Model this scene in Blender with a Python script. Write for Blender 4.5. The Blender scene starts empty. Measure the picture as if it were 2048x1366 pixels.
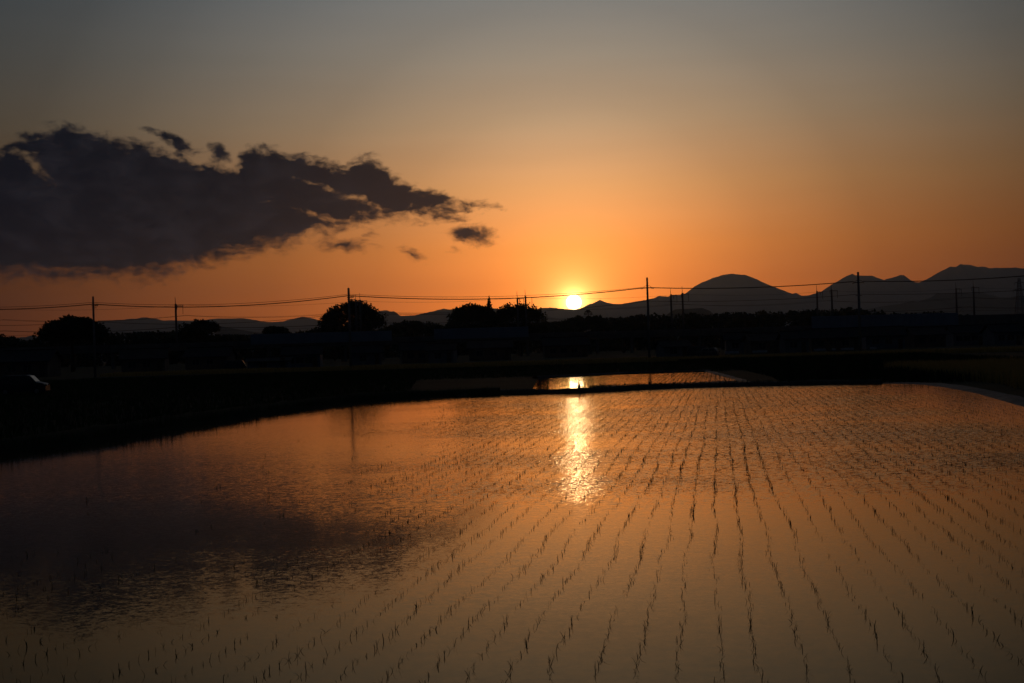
import bpy, math, random
import numpy as np
from mathutils import Vector, Matrix

sc = bpy.context.scene
C = sc.collection
R = math.radians
random.seed(7)
rng = np.random.default_rng(7)

# ---------------------------------------------------------------- camera
F = 2844.0; CX, CY = 1024.0, 683.0; H = 2.35          # photograph pixels (2048 x 1366)
ROLL = 0.03; PITCH = math.atan(14.0 / F)
fwd = Vector((0, math.cos(PITCH), math.sin(PITCH)))
r0 = Vector((1, 0, 0)); u0 = r0.cross(fwd)
cr = (r0 * math.cos(ROLL) - u0 * math.sin(ROLL)).normalized()
cu = cr.cross(fwd).normalized()
cam = bpy.data.cameras.new('camera')
camo = bpy.data.objects.new('camera', cam); C.objects.link(camo)
M = Matrix((cr, cu, -fwd)).transposed().to_4x4(); M.translation = Vector((0, 0, H))
camo.matrix_world = M
cam.sensor_width = 36.0; cam.lens = F / 2048 * 36.0
cam.clip_start = 0.1; cam.clip_end = 60000
sc.camera = camo


def ray(px, py):
    return (fwd + cr * ((px - CX) / F) - cu * ((py - CY) / F)).normalized()


def azel(px, py):
    d = ray(px, py)
    return math.degrees(math.atan2(d.x, d.y)), math.degrees(math.asin(d.z))


def gpt(px, py, z=0.0):
    """where the ground is, seen in that direction"""
    d = ray(px, py); t = (z - H) / d.z
    return Vector((d.x * t, d.y * t, z))


def at(px, py, Y):
    """the point at depth Y in that direction"""
    d = ray(px, py); t = Y / d.y
    return Vector((d.x * t, Y, H + d.z * t))


# ---------------------------------------------------------------- sun and sky
sun_az, sun_el = azel(1147.6, 604.7)
sd = ray(1147.6, 604.7)
sl = bpy.data.lights.new('sun', 'SUN'); sl.energy = 0.03; sl.angle = R(0.56); sl.color = (1.0, 0.62, 0.30)
so = bpy.data.objects.new('sun', sl); C.objects.link(so)
so.rotation_euler = (-sd).to_track_quat('-Z', 'Y').to_euler()
so.location = (0, -30, 60)

sc.view_settings.view_transform = 'Standard'; sc.view_settings.look = 'None'
sc.view_settings.exposure = 0.0; sc.view_settings.gamma = 1.0
sc.cycles.max_bounces = 6; sc.cycles.diffuse_bounces = 2; sc.cycles.glossy_bounces = 3
sc.cycles.transmission_bounces = 2; sc.cycles.volume_bounces = 0
sc.cycles.sample_clamp_indirect = 12.0; sc.cycles.caustics_reflective = False
sc.cycles.use_denoising = True; sc.cycles.use_light_tree = False; sc.cycles.sample_clamp_direct = 11.0


class NT:
    """tiny node-building helper"""
    def __init__(s, tree): s.t = tree; s.N = tree.nodes; s.L = tree.links
    def put(s, sock, v):
        if isinstance(v, bpy.types.NodeSocket): s.L.new(v, sock)
        elif v is not None:
            if isinstance(v, tuple) and len(v) == 3 and len(sock.default_value) == 4: v = (*v, 1)
            sock.default_value = v
    def math(s, op, a, b=None, c=None, clamp=False):
        n = s.N.new('ShaderNodeMath'); n.operation = op; n.use_clamp = clamp
        s.put(n.inputs[0], a); s.put(n.inputs[1], b); s.put(n.inputs[2], c); return n.outputs[0]
    def vmath(s, op, a, b=None):
        n = s.N.new('ShaderNodeVectorMath'); n.operation = op
        s.put(n.inputs[0], a); s.put(n.inputs[1], b)
        return n.outputs['Value'] if op in ('DOT_PRODUCT', 'LENGTH') else n.outputs[0]
    def scale(s, a, f):
        n = s.N.new('ShaderNodeVectorMath'); n.operation = 'SCALE'; s.put(n.inputs[0], a); s.put(n.inputs['Scale'], f); return n.outputs[0]
    def comb(s, x, y, z=0.0):
        n = s.N.new('ShaderNodeCombineXYZ'); s.put(n.inputs[0], x); s.put(n.inputs[1], y); s.put(n.inputs[2], z); return n.outputs[0]
    def sep(s, v):
        n = s.N.new('ShaderNodeSeparateXYZ'); s.put(n.inputs[0], v); return n.outputs
    def noise(s, v, scale, detail=3.0, rough=0.5, dist=0.0, col=False):
        n = s.N.new('ShaderNodeTexNoise'); s.put(n.inputs['Vector'], v)
        n.inputs['Scale'].default_value = scale; n.inputs['Detail'].default_value = detail
        n.inputs['Roughness'].default_value = rough; n.inputs['Distortion'].default_value = dist
        return n.outputs['Color' if col else 'Fac']
    def ramp(s, f, pts, interp='LINEAR'):
        n = s.N.new('ShaderNodeValToRGB'); e = n.color_ramp.elements; n.color_ramp.interpolation = interp
        s.put(n.inputs[0], f)
        while len(e) < len(pts): e.new(0.5)
        for k, (p, c) in enumerate(pts):
            e[k].position = p; e[k].color = (*c, 1) if isinstance(c, tuple) else (c, c, c, 1)
        return n.outputs['Color']
    def curve(s, f, pts):
        n = s.N.new('ShaderNodeFloatCurve'); cv = n.mapping.curves[0]; s.put(n.inputs['Value'], f)
        pts = sorted(pts)
        cv.points[0].location = pts[0]; cv.points[1].location = pts[-1]
        for p in pts[1:-1]: cv.points.new(*p)
        for p in cv.points: p.handle_type = 'VECTOR'
        n.mapping.update(); return n.outputs[0]
    def maprange(s, v, a, b, c=0.0, d=1.0, smooth=True):
        n = s.N.new('ShaderNodeMapRange'); n.interpolation_type = 'SMOOTHSTEP' if smooth else 'LINEAR'
        s.put(n.inputs['Value'], v)
        for k, x in zip(('From Min', 'From Max', 'To Min', 'To Max'), (a, b, c, d)): s.put(n.inputs[k], x)
        return n.outputs[0]
    def mix(s, f, a, b, mode='MIX'):
        n = s.N.new('ShaderNodeMix'); n.data_type = 'RGBA'; n.blend_type = mode; n.clamp_factor = True
        s.put(n.inputs[0], f); s.put(n.inputs[6], a); s.put(n.inputs[7], b); return n.outputs[2]


def srgb(r, g, b):
    f = lambda c: (c / 255) / 12.92 if c <= 10 else ((c / 255 + 0.055) / 1.055) ** 2.4
    return (f(r), f(g), f(b))


world = bpy.data.worlds.new('World'); sc.world = world; world.use_nodes = True
wt = world.node_tree; wt.nodes.clear(); w = NT(wt)
tc = wt.nodes.new('ShaderNodeTexCoord')
D = w.vmath('NORMALIZE', tc.outputs['Generated'])
dx, dy, dz = w.sep(D)
el = w.math('MULTIPLY', w.math('ARCSINE', dz), 57.29578)
az = w.math('MULTIPLY', w.math('ARCTAN2', dx, dy), 57.29578)
cosg = w.math('MINIMUM', w.vmath('DOT_PRODUCT', D, tuple(sd)), 1.0)
gam = w.math('MULTIPLY', w.math('ARCCOSINE', cosg), 57.29578)
# brightness falls with the angle from the sun
B1 = w.ramp(w.math('DIVIDE', gam, 40.0, clamp=True), [
    (0.0, 1.10), (0.05, 0.92), (0.10, 0.72), (0.15, 0.56), (0.20, 0.42), (0.30, 0.245), (0.40, 0.155),
    (0.475, 0.10), (0.55, 0.062), (0.65, 0.042), (0.80, 0.028), (1.0, 0.018)])
B2 = w.ramp(w.math('DIVIDE', gam, 180.0, clamp=True), [(0.0, 1.0), (0.22, 1.0), (0.5, 0.75), (1.0, 0.5)])
# hue changes with the height above the horizon
hue = w.ramp(w.math('DIVIDE', w.math('MAXIMUM', el, 0.0), 40.0, clamp=True), [
    (0.0, (1.80, 0.37, 0.035)), (0.05, (1.80, 0.42, 0.05)), (0.10, (1.70, 0.53, 0.10)), (0.16, (1.48, 0.68, 0.24)),
    (0.225, (1.20, 0.77, 0.43)), (0.29, (0.99, 0.79, 0.58)), (0.36, (0.86, 0.81, 0.72)), (0.5, (0.8, 0.9, 1.0)),
    (1.0, (0.75, 0.95, 1.3))])
away = w.maprange(gam, 30.0, 80.0)
hue2 = w.mix(away, hue, (0.7, 0.85, 1.15))
cool = w.math('MULTIPLY', w.maprange(gam, 9.0, 26.0, smooth=False), w.maprange(el, 2.0, 11.0))
skyc = w.mix(1.0, w.mix(1.0, hue2, B1, 'MULTIPLY'), B2, 'MULTIPLY')
skyc = w.mix(1.0, skyc, w.mix(cool, (1.0, 1.0, 1.0), (1.25, 1.56, 1.92)), 'MULTIPLY')
# aureole round the sun, then the disc itself
aur = w.math('POWER', 2.718, w.math('MULTIPLY', gam, -1.75))
aur = w.math('ADD', w.math('MULTIPLY', aur, 3.1), w.math('MULTIPLY', w.math('POWER', 2.718, w.math('MULTIPLY', gam, -5.5)), 13.0))
aur2 = w.math('MULTIPLY', w.math('POWER', 2.718, w.math('MULTIPLY', gam, -0.5)), 0.6)
skyc = w.mix(1.0, skyc, w.vmath('ADD', w.scale((1.0, 0.66, 0.20), aur), w.scale((1.0, 0.40, 0.03), aur2)), 'ADD')

# ---- the bank of cloud at the left, in degrees of azimuth and elevation
P0 = w.comb(az, el, 0.0)
stretch = w.comb(w.math('MULTIPLY', az, 0.62), el, 3.0)
warp = w.vmath('SUBTRACT', w.noise(stretch, 0.9, 4.0, 0.58, col=True), (0.5, 0.5, 0.5))
Pw = w.vmath('ADD', P0, w.vmath('MULTIPLY', warp, (1.1, 0.6, 0.0)))
paz, pel, _ = w.sep(Pw)
A0, A1 = -30.0, 1.0
top = [(-300, 300), (-150, 270), (0, 300), (30, 268), (60, 262), (95, 252), (130, 243), (165, 252), (200, 266), (250, 278), (290, 288), (330, 296), (370, 305), (400, 318),
       (430, 316), (455, 330), (475, 318), (492, 292), (530, 288), (570, 300), (600, 302), (640, 315), (680, 324), (708, 316), (735, 306), (762, 318), (785, 345), (810, 362), (850, 378),
       (880, 392), (910, 398), (950, 404), (985, 412)]
bot = [(-300, 560), (0, 568), (100, 570), (200, 572), (300, 570), (350, 560), (400, 543), (450, 530), (490, 520), (540, 508), (590, 500), (620, 480), (660, 470), (700, 458),
       (740, 450), (780, 444), (820, 444), (850, 446), (890, 442), (925, 434), (950, 420), (985, 414)]
def cv(pts):
    out = []
    for p in pts:
        a, e = azel(*p); out.append(((a - A0) / (A1 - A0), e / 15.0))
    return out
ua = w.math('DIVIDE', w.math('SUBTRACT', paz, A0), A1 - A0)
tope = w.math('MULTIPLY', w.curve(ua, cv(top)), 15.0)
bote = w.math('MULTIPLY', w.curve(ua, cv(bot)), 15.0)
dtop = w.math('SUBTRACT', tope, pel); dbot = w.math('SUBTRACT', pel, bote)
dmain = w.math('MINIMUM', dtop, w.math('MULTIPLY', dbot, 0.8))
endd = w.math('SUBTRACT', azel(1012, 412)[0], paz)
dmain = w.math('MINIMUM', dmain, endd)
def blob(px, py, rx, ry, slope=0.0):
    a, e = azel(px, py)
    ua_ = w.math('SUBTRACT', paz, a)
    ub_ = w.math('SUBTRACT', w.math('SUBTRACT', pel, e), w.math('MULTIPLY', ua_, slope))
    q = w.vmath('LENGTH', w.comb(w.math('DIVIDE', ua_, rx / 49.6), w.math('DIVIDE', ub_, ry / 49.6)))
    return w.math('MULTIPLY', w.math('SUBTRACT', 1.0, q), ry / 49.6 * 1.7)
for a in ((945, 468, 56, 22, -0.12), (826, 508, 26, 14, -0.3), (690, 490, 62, 16, -0.1), (735, 469, 14, 9), (440, 305, 20, 16, -0.5), (905, 497, 12, 5), (952, 408, 44, 10, -0.15), (900, 436, 34, 11, -0.1), (868, 400, 60, 22, -0.25), (350, 285, 60, 16, -0.35)):
    dmain = w.math('MAXIMUM', dmain, blob(*a))
for a in ((70, 330, 40, 15, -0.8), (30, 300, 30, 9, -0.3), (465, 333, 14, 9), (640, 375, 24, 3, -0.5), (720, 400, 40, 4, -0.3), (680, 438, 50, 5, -0.2)):
    dmain = w.math('MINIMUM', dmain, w.math('ADD', w.math('MULTIPLY', blob(*a), -0.8), 0.34))
fine = w.math('SUBTRACT', w.noise(w.vmath('MULTIPLY', Pw, (0.7, 1.1, 1)), 2.6, 7.0, 0.6), 0.5)
dn = w.math('ADD', dmain, w.math('MULTIPLY', fine, w.maprange(paz, -14.0, -5.0, 1.35, 1.10)))
wisp = w.math('SUBTRACT', w.noise(w.vmath('MULTIPLY', Pw, (0.35, 1.5, 1)), 3.4, 6.0, 0.62), 0.5)
dn = w.math('ADD', dn, w.math('MULTIPLY', wisp, 0.5))
soft = w.maprange(pel, 2.0, 7.0, 0.80, 0.42)
dens = w.maprange(dn, -0.12, soft)
lowsoft = w.maprange(dbot, 0.0, 0.9)
body = w.mix(w.maprange(el, 1.5, 6.5), srgb(6, 7, 14), srgb(0, 6, 18))
tex = w.noise(w.vmath('MULTIPLY', Pw, (0.5, 1.0, 1)), 1.3, 5.0, 0.6)
body = w.mix(w.maprange(tex, 0.40, 0.72), body, srgb(22, 23, 31))
glow = w.mix(w.maprange(gam, 4.0, 16.0), srgb(34, 22, 23), body)
dens = w.math('MULTIPLY', dens, 0.985)
skyc = w.mix(dens, skyc, glow)
disc = w.maprange(gam, 0.32, 0.27)
skyc = w.mix(1.0, skyc, w.scale((13.0, 10.5, 6.0), disc), 'ADD')
veil = w.noise(w.vmath('MULTIPLY', P0, (0.05, 0.55, 1)), 1.0, 5.0, 0.6)          # faint layers of thin cirrus
skyc = w.mix(1.0, skyc, w.ramp(veil, [(0.3, (0.965, 0.96, 0.955)), (0.7, (1.03, 1.025, 1.02))]), 'MULTIPLY')
bg = wt.nodes.new('ShaderNodeBackground'); wo = wt.nodes.new('ShaderNodeOutputWorld')
wt.links.new(skyc, bg.inputs['Color']); bg.inputs['Strength'].default_value = 1.0
wt.links.new(bg.outputs[0], wo.inputs['Surface'])
world.cycles.sampling_method = 'MANUAL'; world.cycles.sample_map_resolution = 2048

# ---------------------------------------------------------------- materials
def mat(name, col, rough=0.85, col2=None, nscale=2.0, spec=0.3, metal=0.0, transl=0.0, det=4.0):
    m = bpy.data.materials.new(name); m.use_nodes = True
    n = NT(m.node_tree); p = m.node_tree.nodes['Principled BSDF']
    if col2 is None: col2 = tuple(c * 0.65 for c in col)
    t = m.node_tree.nodes.new('ShaderNodeTexCoord')
    f = n.noise(t.outputs['Object'], nscale, det, 0.6)
    n.put(p.inputs['Base Color'], n.ramp(f, [(0.3, col), (0.7, col2)]))
    n.put(p.inputs['Roughness'], n.maprange(f, 0.3, 0.7, rough, min(1.0, rough + 0.1)))
    p.inputs['Specular IOR Level'].default_value = spec; p.inputs['Metallic'].default_value = metal
    if transl:
        tr = m.node_tree.nodes.new('ShaderNodeBsdfTranslucent'); tr.inputs[0].default_value = (*[min(1, c * 1.5) for c in col], 1)
        mx = m.node_tree.nodes.new('ShaderNodeMixShader'); mx.inputs[0].default_value = transl
        o = m.node_tree.nodes['Material Output']
        m.node_tree.links.new(p.outputs[0], mx.inputs[1]); m.node_tree.links.new(tr.outputs[0], mx.inputs[2])
        m.node_tree.links.new(mx.outputs[0], o.inputs['Surface'])
    return m

MT = dict(
    ground=mat('ground_soil', (0.030, 0.034, 0.014), 0.95, (0.018, 0.022, 0.010), 0.15, 0.05),
    mud=mat('mud', (0.05, 0.04, 0.03), 0.75, (0.03, 0.025, 0.02), 3.0, 0.2),
    wetmud=mat('wet_mud', (0.035, 0.03, 0.026), 0.6, (0.012, 0.010, 0.008), 1.0, 0.2),
    grass=mat('grass_blades', (0.035, 0.055, 0.014), 0.8, (0.022, 0.034, 0.010), 0.8, 0.1),
    rice=mat('rice_leaf', (0.032, 0.060, 0.014), 0.5, (0.02, 0.038, 0.010), 9.0, 0.4),
    crop=mat('barley', (0.30, 0.20, 0.06), 0.8, (0.2, 0.15, 0.045), 0.6, 0.1, transl=0.25),
    darkcrop=mat('green_crop', (0.03, 0.042, 0.012), 0.85, (0.02, 0.03, 0.01), 0.5, 0.1),
    leaf=mat('tree_leaves', (0.030, 0.040, 0.014), 0.8, (0.018, 0.026, 0.010), 0.4, 0.08),
    needle=mat('conifer_leaves', (0.022, 0.034, 0.016), 0.85, (0.014, 0.022, 0.010), 0.5, 0.08),
    bark=mat('bark', (0.05, 0.038, 0.028), 0.9, None, 3.0, 0.1),
    conc=mat('concrete', (0.11, 0.105, 0.10), 0.85, (0.075, 0.07, 0.068), 0.6, 0.2),
    pole=mat('pole_concrete', (0.16, 0.155, 0.15), 0.8, None, 2.0, 0.2),
    steel=mat('galvanised_steel', (0.14, 0.145, 0.15), 0.6, None, 3.0, 0.3, 0.3),
    barrier=mat('barrier_panel', (0.13, 0.165, 0.22), 0.6, (0.10, 0.13, 0.18), 0.25, 0.3),
    wire=mat('cable', (0.03, 0.03, 0.03), 0.6, None, 3.0, 0.3),
    insul=mat('porcelain', (0.2, 0.19, 0.18), 0.3, None, 5.0, 0.5),
    mount=mat('forested_slope', (0.05, 0.058, 0.045), 0.95, (0.028, 0.034, 0.026), 0.006, 0.0),
    wallw=mat('pale_wall', (0.13, 0.135, 0.145), 0.8, (0.085, 0.09, 0.095), 0.8, 0.2),
    wallb=mat('blue_grey_wall', (0.09, 0.115, 0.15), 0.75, None, 0.8, 0.2),
    wallt=mat('brown_wall', (0.12, 0.09, 0.07), 0.85, None, 0.8, 0.2),
    tile=mat('dark_roof_tile', (0.03, 0.031, 0.034), 0.8, None, 1.5, 0.1),
    tin=mat('rusty_tin_roof', (0.05, 0.038, 0.032), 0.75, None, 0.7, 0.15),
    glass=mat('window_glass', (0.015, 0.016, 0.018), 0.2, None, 2.0, 0.35),
    paintw=mat('car_paint_silver', (0.30, 0.31, 0.33), 0.28, (0.28, 0.29, 0.31), 1.0, 0.6, 0.4),
    paintd=mat('car_paint_dark', (0.015, 0.016, 0.02), 0.4, None, 1.0, 0.3),
    paintl=mat('car_paint_grey', (0.05, 0.05, 0.055), 0.35, None, 1.0, 0.4),
    tyre=mat('tyre_rubber', (0.02, 0.02, 0.02), 0.85, None, 4.0, 0.2),
    plast=mat('white_sheeting', (0.35, 0.36, 0.38), 0.5, (0.2, 0.2, 0.22), 1.5, 0.3),
    wood=mat('weathered_wood', (0.09, 0.065, 0.045), 0.85, None, 6.0, 0.1),
)

# ---------------------------------------------------------------- mesh helpers
def link(name, me, m, parent=None):
    o = bpy.data.objects.new(name, me); C.objects.link(o)
    if m is not None: me.materials.append(MT[m] if isinstance(m, str) else m)
    if parent is not None: o.parent = parent
    return o
def tag(o, label, cat=None, group=None, kind=None):
    if label: o['label'] = label
    if cat: o['category'] = cat
    if group: o['group'] = group
    if kind: o['kind'] = kind
    return o
def thing(name, loc, label, cat, group=None, rz=0.0):
    o = bpy.data.objects.new(name, None); C.objects.link(o); o.empty_display_size = 0.3
    o.location = loc; o.rotation_euler = (0, 0, rz); return tag(o, label, cat, group)

class MB:
    def __init__(s): s.v = []; s.f = []
    def add(s, vs, fs):
        b = len(s.v); s.v += [tuple(v) for v in vs]; s.f += [tuple(i + b for i in f) for f in fs]; return s
    def box(s, c, d, rz=0.0):
        x, y, z = (k / 2 for k in d); ca, sa = math.cos(rz), math.sin(rz)
        vs = [(c[0] + a * x * ca - b * y * sa, c[1] + a * x * sa + b * y * ca, c[2] + e * z) for e in (-1, 1) for a, b in ((-1, -1), (1, -1), (1, 1), (-1, 1))]
        return s.add(vs, [(3, 2, 1, 0), (4, 5, 6, 7), (0, 1, 5, 4), (1, 2, 6, 5), (2, 3, 7, 6), (3, 0, 4, 7)])
    def tube(s, pts, rad, n=8):
        pts = [Vector(p) for p in pts]
        if not isinstance(rad, (list, tuple)): rad = [rad] * len(pts)
        b = len(s.v)
        for i, p in enumerate(pts):
            t = (pts[min(i + 1, len(pts) - 1)] - pts[max(i - 1, 0)]).normalized()
            a = Vector((0, 0, 1)) if abs(t.z) < 0.9 else Vector((1, 0, 0))
            u = t.cross(a).normalized(); v = t.cross(u)
            for k in range(n):
                q = 2 * math.pi * k / n
                s.v.append(tuple(p + (u * math.cos(q) + v * math.sin(q)) * rad[i]))
        for i in range(len(pts) - 1):
            for k in range(n):
                k2 = (k + 1) % n
                s.f.append((b + i * n + k, b + i * n + k2, b + (i + 1) * n + k2, b + (i + 1) * n + k))
        s.f.append(tuple(b + k for k in reversed(range(n)))); s.f.append(tuple(b + (len(pts) - 1) * n + k for k in range(n)))
        return s
    def prism(s, prof, y0, y1):
        """profile in xz swept along y"""
        n = len(prof); vs = [(x, y0, z) for x, z in prof] + [(x, y1, z) for x, z in prof]
        return s.add(vs, [tuple(range(n)), tuple(reversed(range(n, 2 * n)))] + [(k, n + k, n + (k + 1) % n, (k + 1) % n) for k in range(n)])
    def build(s, name, m, parent=None, smooth=False):
        me = bpy.data.meshes.new(name); me.from_pydata(s.v, [], s.f); me.update()
        if smooth: me.polygons.foreach_set('use_smooth', [True] * len(me.polygons))
        return link(name, me, m, parent)

def quads_mesh(name, V, m, parent=None):
    """V: (n,4,3) array of separate quads"""
    n = len(V); me = bpy.data.meshes.new(name)
    me.vertices.add(n * 4); me.vertices.foreach_set('co', np.ascontiguousarray(V, dtype=np.float32).ravel())
    me.loops.add(n * 4); me.loops.foreach_set('vertex_index', np.arange(n * 4, dtype=np.int32))
    me.polygons.add(n); me.polygons.foreach_set('loop_start', np.arange(0, n * 4, 4, dtype=np.int32))
    me.polygons.foreach_set('loop_total', np.full(n, 4, dtype=np.int32))
    me.update(calc_edges=True); me.validate()
    return link(name, me, m, parent)

def vnoise(x, seed=0):
    """smooth 1-d noise"""
    g = np.random.default_rng(seed).uniform(-1, 1, 4096); x = np.asarray(x, float) + 1000.0
    i = np.floor(x).astype(int); f = x - i; f = f * f * (3 - 2 * f)
    return g[i % 4096] * (1 - f) + g[(i + 1) % 4096] * f

def blades(base, hgt, lean, width, segs=2, curl=0.5, az=None):
    """leaf blades as tapering quad strips; base (n,3), hgt (n,), lean (n,) radians"""
    n = len(base); az = rng.uniform(0, 2 * np.pi, n) if az is None else az
    d = np.stack([np.cos(az), np.sin(az), np.zeros(n)], 1); s = np.stack([-np.sin(az), np.cos(az), np.zeros(n)], 1)
    # blades face random ways
    fa = rng.uniform(0, np.pi, n); s = s * np.cos(fa)[:, None] + d * np.sin(fa)[:, None] * 0.4
    out = []; P = base.copy(); ang = lean.copy(); L = hgt / segs; wprev = width
    for k in range(segs):
        step = d * (np.sin(ang) * L)[:, None]; step[:, 2] += np.cos(ang) * L
        Q = P + step; wn = width * (1 - (k + 1) / segs) + 0.0004 if k == segs - 1 else width * (1 - 0.35 * (k + 1) / segs)
        out.append(np.stack([P - s * wprev[:, None] / 2, P + s * wprev[:, None] / 2, Q + s * wn[:, None] / 2, Q - s * wn[:, None] / 2], 1))
        P = Q; wprev = wn if isinstance(wn, np.ndarray) else np.full(n, wn); ang = ang + curl * rng.uniform(0.2, 1.2, n)
    return np.concatenate(out)

def inpoly(x, y, poly):
    x = np.asarray(x); y = np.asarray(y); c = np.zeros(x.shape, bool); n = len(poly)
    for i in range(n):
        x1, y1 = poly[i]; x2, y2 = poly[(i + 1) % n]
        k = ((y1 > y) != (y2 > y)) & (x < (x2 - x1) * (y - y1) / (y2 - y1 + 1e-12) + x1); c ^= k
    return c
def sheet(name, poly, z, m, kind='structure'):
    me = bpy.data.meshes.new(name); me.from_pydata([(x, y, z) for x, y in poly], [], [tuple(range(len(poly)))]); me.update()
    if me.polygons[0].normal.z < 0: me.flip_normals()
    return tag(link(name, me, m), None, kind=kind)

# ---------------------------------------------------------------- ground and water
bm_g = MB()
E = 17000.0
bm_g.add([(-16000, -140, -0.06), (16000, -140, -0.06), (16000, 16500, -0.06), (-16000, 16500, -0.06)], [(0, 1, 2, 3)])
tag(bm_g.build('ground', 'ground'), None, kind='structure')

g2 = lambda px, py: (gpt(px, py).x, gpt(px, py).y)
lnear, lfar = g2(0, 908), g2(560, 823)
sL = (lfar[0] - lnear[0]) / (lfar[1] - lnear[1])
rnear, rfar = g2(2048, 814), g2(1880, 774)
sR = (rfar[0] - rnear[0]) / (rfar[1] - rnear[1])
left_edge = [(lnear[0] - sL * (lnear[1] - 1.0), 1.0), g2(0, 908), g2(180, 885), g2(360, 855), g2(560, 823), g2(700, 806)]
far_edge = [g2(800, 797), g2(900, 792), g2(1000, 789), g2(1160, 785.5), g2(1300, 778), g2(1400, 774.5), g2(1500, 772), g2(1650, 769), g2(1760, 767)]
right_edge = [g2(1830, 768), g2(1880, 773), g2(1950, 786), g2(2048, 814), (rnear[0] - sR * (rnear[1] - 1.0), 1.0)]
paddy = left_edge + far_edge + right_edge
far_paddy = [g2(1062, 783), (2.0, 111.0), g2(1250, 747.5), g2(1340, 745), g2(1422, 743), g2(1466, 754), g2(1512, 768), g2(1420, 771.5), g2(1300, 775), g2(1160, 782)]

def water_mat(name, near=True):
    m = bpy.data.materials.new(name); m.use_nodes = True; n = NT(m.node_tree)
    p = m.node_tree.nodes['Principled BSDF']
    g = m.node_tree.nodes.new('ShaderNodeNewGeometry'); P = g.outputs['Position']
    x, y, z = n.sep(P)
    # wind patches: broad gust marks lying across the paddy
    patch = n.noise(n.vmath('MULTIPLY', P, (0.10, 0.16, 1)), 1.0, 3.0, 0.55)
    streak = n.noise(n.vmath('MULTIPLY', P, (0.35, 0.8, 1)), 1.0, 2.0, 0.5)
    if near:
        open_ = n.maprange(y, 19.0, 25.0)                                     # calm close to the road bank
        side = n.maprange(n.math('ADD', x, n.math('MULTIPLY', patch, 5.0)), -2.5, 5.0, 0.05, 1.0)     # the left is in the lee of the bank
        gust = n.maprange(n.math('ADD', n.math('MULTIPLY', patch, 0.7), n.math('MULTIPLY', streak, 0.3)), 0.36, 0.62, 0.30, 1.0)
        edge = n.math('SUBTRACT', n.math('MULTIPLY_ADD', y, sR, rfar[0] - sR * rfar[1]), x)
        lee = n.maprange(n.math('ADD', edge, n.math('MULTIPLY', patch, 5.0)), 3.0, 7.5, 0.05, 1.0)     # calm under the right bank
        amp = n.math('MULTIPLY', n.math('MULTIPLY', open_, n.math('MULTIPLY', side, lee)), gust)
        band = n.math('MULTIPLY', n.maprange(y, 12.0, 13.5), n.maprange(y, 21.0, 16.0))              # small ripples on the left
        band = n.math('MULTIPLY', n.math('MULTIPLY', band, n.maprange(x, 1.0, -2.0)), n.maprange(streak, 0.4, 0.6, 0.35, 1.0))
        a_c = n.math('ADD', n.math('ADD', n.math('MULTIPLY', amp, 0.40), n.math('MULTIPLY', band, 0.035)), 0.022)
        a_f = n.math('ADD', a_c, n.math('MULTIPLY', n.maprange(y, 10.5, 15.0), n.maprange(streak, 0.35, 0.65, 0.02, 0.05)))
    else:
        yy = n.math('ADD', y, n.math('MULTIPLY', streak, 3.0))
        a_c = n.math('ADD', n.math('MULTIPLY', n.maprange(yy, 84.5, 90.0), n.maprange(x, 4.0, 11.0, 0.022, 0.11)), 0.006); a_f = a_c
    c1 = n.vmath('SUBTRACT', n.noise(n.vmath('MULTIPLY', P, (1, 1.2, 1)), 9.0, 2.0, 0.6, 0.3, col=True), (0.5, 0.5, 0.5))
    c2 = n.vmath('SUBTRACT', n.noise(n.vmath('MULTIPLY', P, (0.8, 1.6, 1)), 38.0, 1.0, 0.5, 0.2, col=True), (0.5, 0.5, 0.5))
    sl_ = n.vmath('ADD', n.scale(c1, n.math('MULTIPLY', a_c, 0.8)), n.scale(c2, n.math('MULTIPLY', a_f, 0.55)))
    sx, sy, _z = n.sep(sl_)
    if near: sy = n.math('ADD', sy, n.maprange(y, 34.0, 20.0, 0.001, 0.010))           # ripples leaning away before the breeze
    nrm = n.vmath('NORMALIZE', n.comb(n.math('MULTIPLY', sx, 2.4), sy, 1.0))
    silt = n.noise(P, 0.7, 4.0, 0.6)
    dif = m.node_tree.nodes.new('ShaderNodeBsdfDiffuse'); gl = m.node_tree.nodes.new('ShaderNodeBsdfGlossy'); fr = m.node_tree.nodes.new('ShaderNodeFresnel')
    mx = m.node_tree.nodes.new('ShaderNodeMixShader'); gl.inputs['Roughness'].default_value = 0.055 if near else 0.0; fr.inputs['IOR'].default_value = 1.36
    n.put(fr.inputs['Normal'], nrm); n.put(gl.inputs['Normal'], nrm); n.put(mx.inputs[0], fr.outputs[0])
    n.put(gl.inputs['Color'], n.mix(n.maprange(fr.outputs[0], 0.22, 0.75), (0.88, 0.68, 0.46), (1.0, 0.97, 0.92)))       # silty film: browner when looked into
    m.node_tree.links.new(dif.outputs[0], mx.inputs[1]); m.node_tree.links.new(gl.outputs[0], mx.inputs[2])
    m.node_tree.links.new(mx.outputs[0], m.node_tree.nodes['Material Output'].inputs['Surface'])
    m.node_tree.nodes.remove(p)
    n.put(dif.inputs['Color'], n.ramp(silt, [(0.3, (0.030, 0.022, 0.010)), (0.7, (0.020, 0.015, 0.007))]))
    return m
sheet('water', paddy, 0.0, water_mat('paddy_water'))
sheet('water', far_paddy, 0.0, water_mat('far_paddy_water', False))

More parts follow.
